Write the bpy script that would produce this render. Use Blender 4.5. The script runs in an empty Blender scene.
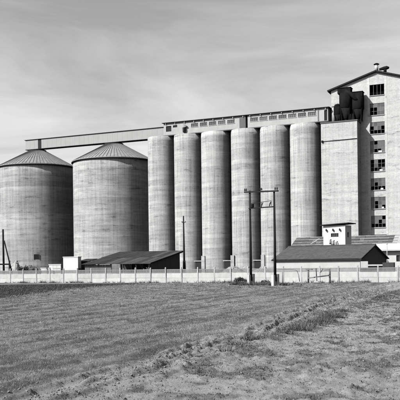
import bpy, math, random
import numpy as np
from mathutils import Vector, Matrix

R = math.radians
random.seed(7)
rng = np.random.default_rng(11)
scene = bpy.context.scene

# ------------------------------------------------------------------ camera
CAM_H = 2.5            # eye height above the field
FPX, CX, HY, RHO = 720.0, 200.0, 263.6, 0.012   # focal length, horizon and roll measured on the 400 px photograph
cam_d = bpy.data.cameras.new('camera'); cam = bpy.data.objects.new('camera', cam_d)
scene.collection.objects.link(cam); scene.camera = cam
cam_d.sensor_width = 36.0; cam_d.lens = 36.0 * FPX / 400.0
cam_d.shift_y = (HY - 200.0) / 400.0
cam_d.clip_start = 0.1; cam_d.clip_end = 6000
cam.matrix_world = Matrix.Translation((0, 0, CAM_H)) @ Matrix.Rotation(R(90), 4, 'X') @ Matrix.Rotation(-RHO, 4, 'Z')

# ------------------------------------------------------------------ light
SUN_LEFT, SUN_EL = 59.0, 39.5      # sun stands behind the camera, 59 degrees to the left
sd = Vector((-math.sin(R(SUN_LEFT)) * math.cos(R(SUN_EL)), -math.cos(R(SUN_LEFT)) * math.cos(R(SUN_EL)), math.sin(R(SUN_EL))))
sun_d = bpy.data.lights.new('sun', 'SUN'); sun_d.energy = 5.0; sun_d.angle = R(0.53); sun_d.color = (1, 0.995, 0.985)
sun = bpy.data.objects.new('sun', sun_d); scene.collection.objects.link(sun)
sun.rotation_euler = (-sd).to_track_quat('-Z', 'Y').to_euler()
world = bpy.data.worlds.new('World'); scene.world = world; world.use_nodes = True
wn, wl = world.node_tree.nodes, world.node_tree.links
wn.clear()
w_out = wn.new('ShaderNodeOutputWorld'); w_bg = wn.new('ShaderNodeBackground'); w_bg.inputs['Strength'].default_value = 0.084
sky = wn.new('ShaderNodeTexSky'); sky.sky_type = 'NISHITA'; sky.sun_disc = False
sky.sun_elevation = R(SUN_EL); sky.sun_rotation = math.atan2(sd.x, sd.y)
sky.air_density = 1.0; sky.dust_density = 1.6; sky.ozone_density = 1.0
bw = wn.new('ShaderNodeRGBToBW'); wl.new(sky.outputs[0], bw.inputs[0])        # black-and-white film
tc = wn.new('ShaderNodeTexCoord'); mp = wn.new('ShaderNodeMapping')
mp.inputs['Scale'].default_value = (1.5, 1.5, 8.0); mp.inputs['Rotation'].default_value = (0, R(9), 0)
mp.inputs['Location'].default_value = (1.9, 0.3, 0.75)
wl.new(tc.outputs['Generated'], mp.inputs['Vector'])
cn = wn.new('ShaderNodeTexNoise'); cn.inputs['Scale'].default_value = 1.5; cn.inputs['Detail'].default_value = 7; cn.inputs['Roughness'].default_value = 0.58
cn.inputs['Distortion'].default_value = 0.9
wl.new(mp.outputs[0], cn.inputs['Vector'])
cr = wn.new('ShaderNodeValToRGB'); cr.color_ramp.elements[0].position = 0.36; cr.color_ramp.elements[1].position = 0.68
cr.color_ramp.elements[0].color = (0, 0, 0, 1); cr.color_ramp.elements[1].color = (0.5, 0.5, 0.5, 1)
wl.new(cn.outputs['Fac'], cr.inputs[0])
cm_ = wn.new('ShaderNodeMath'); cm_.operation = 'MULTIPLY_ADD'; cm_.inputs[1].default_value = 1.0; cm_.inputs[2].default_value = 1.0
wl.new(cr.outputs[0], cm_.inputs[0])
mx = wn.new('ShaderNodeMath'); mx.operation = 'MULTIPLY'      # thin cirrus brightens the sky
wl.new(bw.outputs[0], mx.inputs[0]); wl.new(cm_.outputs[0], mx.inputs[1])
wl.new(mx.outputs[0], w_bg.inputs['Color']); wl.new(w_bg.outputs[0], w_out.inputs[0])
scene.view_settings.view_transform = 'Standard'; scene.view_settings.look = 'None'
scene.view_settings.gamma = 1.0; scene.view_settings.use_curve_mapping = False
scene.view_settings.exposure = 1.0
scene.render.engine = 'CYCLES'
scene.cycles.diffuse_bounces = 0; scene.cycles.max_bounces = 6

# ------------------------------------------------------------------ places
TH = R(23.4)                                   # the silo row turns away from the picture plane by this angle
UX, UY = math.cos(TH), -math.sin(TH)           # along the row, to the right and nearer
OX, OY = 25.3, 170.0                           # centre of the rightmost silo
def row(s, d, z=0.0):                          # s metres along the row, d metres towards the road
    return (OX + UX * s + UY * d, OY + UY * s - UX * d, z)
def deroll(x, y): return x + RHO * (HY - y), y + RHO * (x - CX)
def row_s(x, y, d):                            # distance along the row of what the photograph shows at x
    t = (deroll(x, y)[0] - CX) / FPX
    X0 = OX + UY * d; Y0 = OY - UX * d
    return (t * Y0 - X0) / (UX - t * UY)
def at(x, y, Y):
    a, b = deroll(x, y)
    return ((a - CX) / FPX * Y, Y, CAM_H + (HY - b) / FPX * Y)

# ------------------------------------------------------------------ mesh helpers
class MB:
    def __init__(s): s.v = []; s.f = []; s.sm = []
    def add(s, vs, fs, smooth=False):
        o = len(s.v); s.v += [tuple(p) for p in vs]
        for f in fs: s.f.append(tuple(i + o for i in f)); s.sm.append(smooth)
        return s
    def box(s, x0, x1, y0, y1, z0, z1):
        return s.add([(x0,y0,z0),(x1,y0,z0),(x1,y1,z0),(x0,y1,z0),(x0,y0,z1),(x1,y0,z1),(x1,y1,z1),(x0,y1,z1)],
                     [(0,3,2,1),(4,5,6,7),(0,1,5,4),(1,2,6,5),(2,3,7,6),(3,0,4,7)])
    def bar(s, a, b, w, h=None):
        a, b = Vector(a), Vector(b); h = h or w; d = (b - a).normalized()
        up = Vector((0,0,1)) if abs(d.z) < 0.95 else Vector((0,1,0))
        x = d.cross(up).normalized() * w / 2; y = x.cross(d).normalized() * h / 2
        vs = [p + sx * x + sy * y for p in (a, b) for sx, sy in ((-1,-1),(1,-1),(1,1),(-1,1))]
        return s.add(vs, [(0,1,2,3),(7,6,5,4),(0,4,5,1),(1,5,6,2),(2,6,7,3),(3,7,4,0)])
    def tube(s, pts, rad, n=10, cap=True):
        pts = [Vector(p) for p in pts]; rad = rad if isinstance(rad, (list, tuple)) else [rad] * len(pts)
        vs, fs = [], []
        for i, p in enumerate(pts):
            d = (pts[min(i+1, len(pts)-1)] - pts[max(i-1, 0)]).normalized()
            up = Vector((0,0,1)) if abs(d.z) < 0.9 else Vector((0,1,0))
            x = d.cross(up).normalized(); y = x.cross(d).normalized()
            for k in range(n):
                a = 2 * math.pi * k / n; vs.append(p + rad[i] * (math.cos(a) * x + math.sin(a) * y))
        for i in range(len(pts) - 1):
            for k in range(n):
                fs.append((i*n+k, (i+1)*n+k, (i+1)*n+(k+1)%n, i*n+(k+1)%n))
        s.add(vs, fs, True)
        if cap:
            o = len(s.v) - len(vs); m = (len(pts)-1)*n
            s.f.append(tuple(o + k for k in range(n))); s.sm.append(False)
            s.f.append(tuple(o + m + k for k in reversed(range(n)))); s.sm.append(False)
        return s
    def lathe(s, prof, n=96, cx=0, cy=0, smooth=True, caps=True):
        vs, fs = [], []
        for r, z in prof:
            for k in range(n):
                a = 2 * math.pi * k / n; vs.append((cx + r * math.cos(a), cy + r * math.sin(a), z))
        for i in range(len(prof) - 1):
            for k in range(n):
                fs.append((i*n+k, i*n+(k+1)%n, (i+1)*n+(k+1)%n, (i+1)*n+k))
        o = len(s.v); s.add(vs, fs, smooth)
        if caps:
            m = (len(prof)-1)*n
            s.f.append(tuple(o + k for k in reversed(range(n)))); s.sm.append(False)
            s.f.append(tuple(o + m + k for k in range(n))); s.sm.append(False)
        return s
    def prism(s, poly, y0, y1):                 # polygon in x,z pushed from y0 to y1
        n = len(poly); vs = [(x, y0, z) for x, z in poly] + [(x, y1, z) for x, z in poly]
        fs = [tuple(range(n)), tuple(reversed(range(n, 2*n)))] + [(i, i+n, (i+1)%n+n, (i+1)%n) for i in range(n)]
        return s.add(vs, fs)
    def slab(s, q, t):                          # quad q (4 points), thickness t downwards
        q = [Vector(p) for p in q]; n = (q[1]-q[0]).cross(q[3]-q[0]).normalized()
        if n.z < 0: n = -n
        vs = q + [p - n * t for p in q]
        return s.add(vs, [(0,1,2,3),(7,6,5,4),(0,4,5,1),(1,5,6,2),(2,6,7,3),(3,7,4,0)])
    def mesh(s, name, mat):
        me = bpy.data.meshes.new(name); me.from_pydata(s.v, [], s.f); me.materials.append(mat)
        me.polygons.foreach_set('use_smooth', s.sm); me.update()
        import bmesh
        b = bmesh.new(); b.from_mesh(me); bmesh.ops.recalc_face_normals(b, faces=b.faces); b.to_mesh(me); b.free()
        return me
    def build(s, name, mat, parent=None, loc=None, rz=None):
        o = bpy.data.objects.new(name, s.mesh(name, mat)); scene.collection.objects.link(o)
        if parent: o.parent = parent
        if loc: o.location = loc
        if rz is not None: o.rotation_euler.z = rz
        return o
def inst(name, me, parent, loc=(0,0,0), rz=0.0):
    o = bpy.data.objects.new(name, me); scene.collection.objects.link(o); o.parent = parent
    o.location = loc; o.rotation_euler.z = rz; return o
def tag(o, label, cat, group=None):
    o['label'] = label; o['category'] = cat
    if group: o['group'] = group
    return o
def thing(name, label, cat, loc=(0,0,0), rz=0.0, group=None):
    o = bpy.data.objects.new(name, None); scene.collection.objects.link(o); o.empty_display_size = 0.3
    o.location = loc; o.rotation_euler.z = rz
    return tag(o, label, cat, group)

# ------------------------------------------------------------------ materials (the photograph is black and white: every tone is a grey)
def new_mat(name):
    m = bpy.data.materials.new(name); m.use_nodes = True
    nt = m.node_tree; b = nt.nodes['Principled BSDF']
    return m, nt, b
def N(nt, t, **kw):
    n = nt.nodes.new(t)
    for k, v in kw.items():
        if k in n.inputs: n.inputs[k].default_value = v
        else: setattr(n, k, v)
    return n
def math_n(nt, op, a, b=None, clamp=False):
    n = nt.nodes.new('ShaderNodeMath'); n.operation = op; n.use_clamp = clamp
    for i, v in enumerate((a, b)):
        if v is None: continue
        if isinstance(v, (int, float)): n.inputs[i].default_value = v
        else: nt.links.new(v, n.inputs[i])
    return n.outputs[0]
def noise(nt, vec, scale, sc=(1,1,1), detail=4, rough=0.55, off=None):
    mp = N(nt, 'ShaderNodeMapping'); mp.inputs['Scale'].default_value = sc; nt.links.new(vec, mp.inputs['Vector'])
    if off is not None: nt.links.new(off, mp.inputs['Location'])
    n = N(nt, 'ShaderNodeTexNoise', Scale=scale, Detail=detail, Roughness=rough); nt.links.new(mp.outputs[0], n.inputs['Vector'])
    return n.outputs['Fac']
def plain(name, g, rough=0.85, var=0.25, scale=3.0, sc=(1,1,1), bump=0.15, spec=0.25, metal=0.0):
    """a grey g with mottling of relative size var"""
    m, nt, b = new_mat(name)
    t = N(nt, 'ShaderNodeTexCoord'); oi = N(nt, 'ShaderNodeObjectInfo')
    off = math_n(nt, 'MULTIPLY', oi.outputs['Random'], 37.0)
    n1 = noise(nt, t.outputs['Object'], scale, sc, 5, 0.6, off)
    n2 = noise(nt, t.outputs['Object'], scale * 7, sc, 3, 0.6, off)
    v = math_n(nt, 'ADD', math_n(nt, 'MULTIPLY', math_n(nt, 'SUBTRACT', n1, 0.5), 2.2 * var), math_n(nt, 'MULTIPLY', math_n(nt, 'SUBTRACT', n2, 0.5), 1.0 * var))
    v = math_n(nt, 'MULTIPLY', math_n(nt, 'ADD', v, math_n(nt, 'ADD', math_n(nt, 'MULTIPLY', oi.outputs['Random'], 0.24), 0.88)), g, True)
    nt.links.new(v, b.inputs['Base Color'])
    b.inputs['Roughness'].default_value = rough; b.inputs['Specular IOR Level'].default_value = spec; b.inputs['Metallic'].default_value = metal
    if bump:
        bp = N(nt, 'ShaderNodeBump', Strength=bump, Distance=0.03); nt.links.new(n2, bp.inputs['Height']); nt.links.new(bp.outputs[0], b.inputs['Normal'])
    return m
def cast_concrete(name, g, lift=1.25, band=0.2, streak=0.16, patch=0.22, line=0.2, seed=0.0):
    """slip-formed concrete: one tone per lift, joint lines, rain streaks and damp patches"""
    m, nt, b = new_mat(name)
    t = N(nt, 'ShaderNodeTexCoord'); P = t.outputs['Object']; oi = N(nt, 'ShaderNodeObjectInfo')
    off = math_n(nt, 'ADD', math_n(nt, 'MULTIPLY', oi.outputs['Random'], 53.0), seed)
    sp = N(nt, 'ShaderNodeSeparateXYZ'); nt.links.new(P, sp.inputs[0])
    zl = math_n(nt, 'DIVIDE', math_n(nt, 'ADD', sp.outputs['Z'], math_n(nt, 'MULTIPLY', oi.outputs['Random'], 3.0)), lift)
    wob = noise(nt, P, 0.6, (1,1,1), 2, 0.5, off)
    zl = math_n(nt, 'ADD', zl, math_n(nt, 'MULTIPLY', wob, 0.16))
    fl = math_n(nt, 'FLOOR', zl); fr = math_n(nt, 'FRACT', zl)
    wnz = N(nt, 'ShaderNodeTexWhiteNoise', noise_dimensions='1D'); nt.links.new(math_n(nt, 'ADD', fl, off), wnz.inputs['W'])
    bandv = math_n(nt, 'SUBTRACT', wnz.outputs['Value'], 0.5)
    big = math_n(nt, 'SUBTRACT', noise(nt, P, 0.22, (1,1,0.5), 3, 0.6, off), 0.5)
    hor = math_n(nt, 'SUBTRACT', noise(nt, P, 0.5, (0.35,0.35,2.6), 5, 0.65, off), 0.5)
    ver = math_n(nt, 'SUBTRACT', noise(nt, P, 1.1, (1.4,1.4,0.05), 4, 0.6, off), 0.5)
    ver = math_n(nt, 'ADD', ver, math_n(nt, 'MULTIPLY', math_n(nt, 'SUBTRACT', noise(nt, P, 4.5, (1,1,0.035), 3, 0.6, off), 0.5), 0.8))
    fine = math_n(nt, 'SUBTRACT', noise(nt, P, 3.5, (1,1,1.6), 6, 0.7, off), 0.5)
    gate = math_n(nt, 'MULTIPLY', math_n(nt, 'ADD', hor, 0.35, True), 1.6, True)      # a lift's tone fades in and out along it
    ln = math_n(nt, 'MULTIPLY', math_n(nt, 'LESS_THAN', fr, 0.04), math_n(nt, 'MULTIPLY', math_n(nt, 'ADD', fine, 0.7, True), math_n(nt, 'ADD', math_n(nt, 'MULTIPLY', bandv, 1.6), 0.9, True)))
    dp = noise(nt, P, 0.45, (0.5,0.5,2.2), 6, 0.68, math_n(nt, 'ADD', off, 9.0))
    damp = N(nt, 'ShaderNodeMapRange'); damp.inputs[1].default_value = 0.575; damp.inputs[2].default_value = 0.66; nt.links.new(dp, damp.inputs[0])
    v = math_n(nt, 'MULTIPLY', math_n(nt, 'MULTIPLY', bandv, gate), band)
    for w, x in ((1.3 * patch, big), (2.3 * patch, hor), (1.9 * streak, ver), (0.95, fine)):
        v = math_n(nt, 'ADD', v, math_n(nt, 'MULTIPLY', x, w))
    v = math_n(nt, 'SUBTRACT', v, math_n(nt, 'MULTIPLY', ln, line))
    v = math_n(nt, 'SUBTRACT', v, math_n(nt, 'MULTIPLY', damp.outputs[0], 0.38))
    v = math_n(nt, 'MULTIPLY', math_n(nt, 'ADD', v, math_n(nt, 'ADD', math_n(nt, 'MULTIPLY', oi.outputs['Random'], 0.12), 0.95)), g, True)
    nt.links.new(v, b.inputs['Base Color']); b.inputs['Roughness'].default_value = 0.92; b.inputs['Specular IOR Level'].default_value = 0.15
    h = math_n(nt, 'SUBTRACT', math_n(nt, 'MULTIPLY', fine, 0.5), ln)
    bp = N(nt, 'ShaderNodeBump', Strength=0.35, Distance=0.03); nt.links.new(h, bp.inputs['Height']); nt.links.new(bp.outputs[0], b.inputs['Normal'])
    return m
def ribbed(name, g, axis='X', pitch=0.18, var=0.25, rough=0.6):
    """corrugated sheet: fine ribs as bump"""
    m = plain(name, g, rough, var, 1.2, (1,1,1), 0)
    nt = m.node_tree; b = nt.nodes['Principled BSDF']
    t = N(nt, 'ShaderNodeTexCoord'); sp = N(nt, 'ShaderNodeSeparateXYZ'); nt.links.new(t.outputs['Object'], sp.inputs[0])
    s = math_n(nt, 'SINE', math_n(nt, 'MULTIPLY', sp.outputs[axis], 2 * math.pi / pitch))
    bp = N(nt, 'ShaderNodeBump', Strength=0.6, Distance=0.03); nt.links.new(s, bp.inputs['Height']); nt.links.new(bp.outputs[0], b.inputs['Normal'])
    return m

M = {}
M['silo'] = cast_concrete('silo concrete', 0.23, 1.25, 0.42, 0.52, 0.36, 0.6)
M['silo_big'] = cast_concrete('weathered silo concrete', 0.2, 1.45, 0.5, 0.42, 0.5, 0.6, 4.0)
M['block'] = cast_concrete('tower concrete', 0.275, 1.6, 0.16, 0.26, 0.3, 0.16, 11.0)
M['render'] = cast_concrete('rendered wall', 0.295, 4.26, 0.03, 0.16, 0.24, 0.05, 21.0)
M['clad'] = plain('pale cladding sheet', 0.225, 0.9, 0.10, 0.6, (1,1,1), 0.05, 0.1)
M['gallery'] = plain('gallery render', 0.265, 0.9, 0.18, 0.9, (1,1,0.5), 0.1)
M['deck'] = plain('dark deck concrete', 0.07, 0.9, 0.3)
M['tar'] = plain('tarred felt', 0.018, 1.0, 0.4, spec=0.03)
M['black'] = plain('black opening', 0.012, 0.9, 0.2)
M['iron'] = plain('sooty painted iron', 0.010, 1.0, 0.6, 1.5, (1,1,0.4), 0.1, 0.0)
M['glass'] = plain('dusty glass', 0.03, 0.45, 0.7, 1.1, (1,1,1), 0.05, 0.4)
M['glass_pale'] = plain('reflecting grey glass', 0.06, 0.5, 0.55, 1.3, (1,1,1), 0.05, 0.4)  # grey of the reflecting panes put into the base colour
M['frame'] = plain('window iron', 0.12, 0.7, 0.3)
M['white'] = plain('whitewash', 0.36, 0.9, 0.12, 1.3, (1,1,1), 0.1)
M['offwhite'] = plain('old limewash', 0.27, 0.9, 0.2, 0.8, (1,1,0.6), 0.1)
M['slab'] = plain('cast fence slab', 0.29, 0.9, 0.26, 1.6, (1,1,0.4), 0.12)
M['grille'] = plain('weathered grille concrete', 0.15, 0.9, 0.3)
M['post'] = plain('fence post concrete', 0.26, 0.9, 0.2)
M['wood'] = plain('creosoted wood', 0.014, 1.0, 0.5, 2.0, (3,3,0.2), 0.2, 0.03)
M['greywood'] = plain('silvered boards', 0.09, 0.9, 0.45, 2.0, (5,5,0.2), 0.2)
M['tileroof'] = plain('old tiled roof', 0.047, 0.9, 0.45, 1.2, (1,2.5,1), 0.25)
M['roof_dark'] = plain('dark felt sheet', 0.026, 0.95, 0.5, 1.0, (1,0.4,1), 0.2, 0.05)
M['roof_pale'] = plain('pale roof sheet', 0.045, 0.9, 0.6, 1.3, (2,0.4,1), 0.2, 0.05)
M['cone'] = plain('zinc cone sheet', 0.15, 0.8, 0.5, 0.9, (1,1,1), 0.1, 0.1)
M['cone_rib'] = plain('zinc seam', 0.09, 0.8, 0.3, spec=0.1)
M['darkwall'] = plain('dark boards and shaded wall', 0.03, 0.9, 0.4, 1.5, (4,4,0.3))  # also carries painted shade on the long shed's gable and open shed's end
M['porcelain'] = plain('brown insulator', 0.02, 0.7, 0.2, spec=0.1)
M['sheet'] = ribbed('corrugated sheet', 0.055)
M['rubble'] = plain('pale rubble', 0.2, 0.95, 0.4, 4.0)
M['leaf'] = plain('dark leaves', 0.05, 0.8, 0.5, 6.0)

# ------------------------------------------------------------------ ground
BX = np.array([(-11,-4),(-8,4),(-3.44,13.7),(-1.87,17.7),(1.42,26.1),(5.4,39.5),(9.9,52.9),(19.5,75.6),(24,86),(30,100)])    # edge between the field and the bare track
TX = np.array([(-9,-4),(-5,6),(-1.6,15),(2.87,24.9),(9.1,40.5),(15.5,56.6),(26,80),(34,100)])                  # line of long grass along the track
CXL = np.array([(-26,20),(-19,40),(-15.1,54.5),(-13.4,72.6),(-8,92),(-7,100)])                                # edge of the dark crop strip
def edge(a, y): return np.interp(y, a[:,1], a[:,0])
def vnoise(x, y, seed=0):
    xi, yi = np.floor(x).astype(np.int64), np.floor(y).astype(np.int64); fx, fy = x - xi, y - yi
    fx = fx*fx*(3-2*fx); fy = fy*fy*(3-2*fy)
    def h(i, j):
        n = (i * 374761393 + j * 668265263 + seed * 974711) & 0xffffffff
        n = ((n ^ (n >> 13)) * 1274126177) & 0xffffffff
        return ((n ^ (n >> 16)) & 0xffff) / 65535.0
    return (h(xi,yi)*(1-fx)+h(xi+1,yi)*fx)*(1-fy) + (h(xi,yi+1)*(1-fx)+h(xi+1,yi+1)*fx)*fy
def fbm(x, y, sc, seed=0, o=4):
    v = 0; a = 0.5
    for k in range(o): v = v + a * vnoise(x*sc*2**k, y*sc*2**k, seed+k); a *= 0.5
    return v
def field_q(x, y): # signed distance right of the field edge, ragged
    return (x - edge(BX, y)) * 0.92 + (fbm(x, y, 0.6, 3) - 0.47) * 0.7 + (fbm(x, y, 3.0, 37) - 0.47) * 0.18
def crumb(x, y, f, seed, th):                    # broken lumps, drawn out along the tillage
    a, b = x * 0.93 - y * 0.36, x * 0.36 + y * 0.93
    return np.clip((fbm(a * f, b * f * 0.6, 1.0, seed, 3) - th) * 9, 0, 1)
def rows(x, y, wl): return np.sin((x * 0.925 - y * 0.38) * 2 * math.pi / wl + 7 * fbm(x, y, 0.22, 41) + 2.5 * fbm(x, y, 1.3, 43))
def ruts(x, y): return np.sin((x * 0.925 - y * 0.38) * 2 * math.pi / 0.62 + 2.5 * fbm(x, y, 0.25, 45) + 1.2 * fbm(x, y, 2.0, 46))
def ground_z(x, y):
    q = field_q(x, y); tq = x - edge(TX, y)
    soil = np.clip(q / 0.12 + 0.5, 0, 1)
    z = 0.07 * (1 - soil)                                                        # the field stands a little above the track
    z = z + (fbm(x, y, 0.25, 9) - 0.47) * 0.12 + (fbm(x, y, 2.2, 5) - 0.47) * 0.025
    rough = soil * (0.35 + 0.65 * np.clip((fbm(x, y, 0.5, 83) - 0.33) * 4, 0, 1))
    z = z + rough * (0.045 * crumb(x, y, 7.0, 15, 0.47) + 0.03 * crumb(x, y, 3.4, 16, 0.5) + (fbm(x, y, 9.0, 17, 2) - 0.37) * 0.035)
    z = z + (1 - soil) * (0.02 * crumb(x, y, 4.0, 19, 0.5) + (fbm(x, y, 8.0, 17, 2) - 0.37) * 0.03)
    far = 1 + np.clip((y - 22) / 30, 0, 1)
    for c, w, dpt in ((0.1, 0.35, 0.11), (0.62, 0.35, 0.14), (1.15, 0.35, 0.10), (1.75, 0.35, 0.05)):     # broken plough ridges, steep on the track side
        m = np.clip((fbm(x*0.8, y*0.25, 0.8, 31 + int(c*10)) - 0.30) * 8, 0.15, 1) * (0.8 + 0.3 * crumb(x, y, 5.0, 90 + int(c*10), 0.45))
        e = (q / far ** 0.6 - c) / w
        z = z + dpt * far ** 0.5 * m * np.where(e < 0, np.clip(1 + e, 0, 1) ** 1.5, np.clip(1 - e * 4.5, 0, 1))
    z = z + 0.10 * np.exp(-(tq / 0.6) ** 2) * (0.4 + fbm(x, y, 0.5, 77))
    z = z + rows(x, y, 0.8) * 0.018 * (1 - soil) + np.clip(ruts(x, y), -0.4, 1) * 0.05 * soil * np.clip(tq / 2 - 0.5, 0, 1) * np.clip((fbm(x, y, 0.3, 85) - 0.36) * 6, 0, 1)
    fade = np.clip((90 - y) / 10, 0, 1) * np.clip((y - 4) / 3, 0, 1) * np.clip((46 - np.abs(x)) / 8, 0, 1)
    return z * fade
xs = np.concatenate([[-3000,-800,-300,-120], np.linspace(-60,-26,40)[:-1], np.arange(-26,-9,0.10), np.arange(-9,10,0.05), np.arange(10,26,0.10), np.linspace(26,60,40)[1:], [120,300,800,3000]])
ys = [-3000,-600,-100,-20,-2,4]; y = 7.0
while y < 100: ys.append(y); y += max(0.045, 0.0032 * y)
ys = np.array(ys + [130,180,260,400,900,3000])
Xg, Yg = np.meshgrid(xs, ys); Zg = ground_z(Xg, Yg)
nx, ny = len(xs), len(ys)
verts = np.stack([Xg, Yg, Zg], -1).reshape(-1, 3)
idx = np.arange(nx*ny).reshape(ny, nx)
faces = np.stack([idx[:-1,:-1], idx[:-1,1:], idx[1:,1:], idx[1:,:-1]], -1).reshape(-1, 4)
def fast_mesh(name, v, f, mat, attrs=None, smooth=False):
    me = bpy.data.meshes.new(name); k = f.shape[1]
    me.vertices.add(len(v)); me.vertices.foreach_set('co', v.astype(np.float32).ravel())
    me.loops.add(f.size); me.loops.foreach_set('vertex_index', f.astype(np.int32).ravel())
    me.polygons.add(len(f)); me.polygons.foreach_set('loop_start', np.arange(0, f.size, k, dtype=np.int32))
    if smooth: me.polygons.foreach_set('use_smooth', np.ones(len(f), bool))
    for n, a in (attrs or {}).items():
        at_ = me.attributes.new(n, 'FLOAT', 'POINT'); at_.data.foreach_set('value', a.astype(np.float32).ravel())
    me.materials.append(mat); me.update(calc_edges=True); me.validate()
    o = bpy.data.objects.new(name, me); scene.collection.objects.link(o); return o
soil_a = np.clip(field_q(Xg, Yg) / 0.1 + 0.5, 0, 1)
soil_a = soil_a * (1 - np.clip((Yg - 92) / 4, 0, 1))
tq_g = Xg - edge(TX, Yg)
crop_q = Xg - edge(CXL, Yg) + (fbm(Xg, Yg, 0.9, 13) - 0.47) * 1.6
crop_a = np.clip(-crop_q / 0.5 + 0.5, 0, 1) * (Yg > 18) * (Yg < 96)
turf_a = np.clip((fbm(Xg * 1.1, Yg * 0.9, 1.5, 55) - 0.49) * 9, 0, 1) * np.clip((tq_g + 0.9) / 1.0, 0.25, 1)    # thin grass creeping over the track
thatch_a = np.clip(0.5 + 0.26 * rows(Xg, Yg, 1.7) + 0.2 * rows(Xg, Yg, 0.8) + 2.0 * (fbm(Xg, Yg * 0.5, 0.7, 65) - 0.47) + 1.6 * (fbm(Xg, Yg, 3.5, 67) - 0.47), 0, 1)
gm, nt, b = new_mat('field earth')
t = N(nt, 'ShaderNodeTexCoord'); P = t.outputs['Object']
def attr(n): a = N(nt, 'ShaderNodeAttribute', attribute_name=n); return a.outputs['Fac']
big = noise(nt, P, 0.22, (1,0.5,1), 4, 0.6); mid = noise(nt, P, 2.2, (1,0.6,1), 6, 0.7); fin = noise(nt, P, 14, (1,1,1), 6, 0.75)
def lerp(f, a, c): 
    n = N(nt, 'ShaderNodeMix'); 
    for i, v in ((0, f), (2, a), (3, c)):
        if isinstance(v, (int, float)): n.inputs[i].default_value = v
        else: nt.links.new(v, n.inputs[i])
    return n.outputs[0]
var = math_n(nt, 'ADD', math_n(nt, 'MULTIPLY', math_n(nt, 'SUBTRACT', mid, 0.5), 1.0), math_n(nt, 'MULTIPLY', math_n(nt, 'SUBTRACT', fin, 0.5), 0.9))
var = math_n(nt, 'ADD', math_n(nt, 'ADD', var, math_n(nt, 'MULTIPLY', math_n(nt, 'SUBTRACT', big, 0.5), 0.5)), 1.0)
base = lerp(attr('soil'), lerp(attr('thatch'), 0.065, 0.17), lerp(attr('turf'), 0.21, 0.12))
base = lerp(attr('crop'), base, 0.028)
nt.links.new(math_n(nt, 'MULTIPLY', base, var, True), b.inputs['Base Color'])
b.inputs['Roughness'].default_value = 1.0; b.inputs['Specular IOR Level'].default_value = 0.05
bp = N(nt, 'ShaderNodeBump', Strength=1.0, Distance=0.06)
nt.links.new(math_n(nt, 'ADD', mid, math_n(nt, 'MULTIPLY', fin, 1.0)), bp.inputs['Height']); nt.links.new(bp.outputs[0], b.inputs['Normal'])
g = fast_mesh('ground', verts, faces, gm, {'soil': soil_a, 'crop': crop_a, 'turf': turf_a, 'thatch': thatch_a}, True); g['kind'] = 'structure'

# concrete yard behind the boundary wall
yd = MB(); p = [row(-110, 69.5), row(60, 69.5), row(60, -30), row(-110, -30)]
yd.add([(x, y, 0.02) for x, y, _ in p], [(0,1,2,3)])
yo = yd.build('yard', plain('yard dirt', 0.13, 0.95, 0.3, 0.4)); yo['kind'] = 'structure'

# ------------------------------------------------------------------ row of six silos
SR, SZ = 3.71, 34.82
cen = [row_s(x, 190, 0) for x in (162.0, 187.6, 214.6, 246.3, 275.6, 306.2)]
# even pitch inside each block of three
pa = 7.45; s_list = [0 - 2*pa, 0 - pa, 0.0]; s_list = [s_list[0] - 7.95 - 2*pa, s_list[0] - 7.95 - pa, s_list[0] - 7.95] + s_list
words = ['beside the big cone-roofed silo', 'behind the thin lone pole', 'left of the gallery joint',
         'right of the gallery joint', 'behind the right twin pole', 'touching the square tower']
ordn = ['first', 'second', 'third', 'fourth', 'fifth', 'sixth']
for i, s in enumerate(s_list):
    t_ = thing('grain_silo', f'{ordn[i]} slim concrete silo from the left, {words[i]}', 'silo', row(s, 0), -TH, 'row of slim concrete silos')
    rr = random.Random(i); prof = [(SR, 0)]; z = rr.uniform(0.5, 1.2)
    while z < SZ - 0.6:
        prof.append((SR, z)); z += 2.5
    prof += [(SR, SZ)]
    MB().lathe(prof, 96).build('shell', M['silo'], t_)
    w = (7.95 if i == 2 else 7.45) / 2
    if i < 5:
        MB().box(w - 1.1, w + 1.1, 1.0, 1.4, 0.02, SZ - 0.3).build('infill_wall', M['block'], t_)  # wall added behind the gap to stop light leaking between silos
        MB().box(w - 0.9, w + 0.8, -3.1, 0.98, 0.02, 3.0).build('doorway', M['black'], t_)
        MB().box(w - 1.2, w + 1.1, -3.3, 0.99, 3.02, 3.25).build('door_lintel', M['silo'], t_)
        MB().box(w + 0.85, w + 1.75, -3.45, -1.2, 0.02, 4.4).build('buttress', M['silo'], t_)

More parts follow.
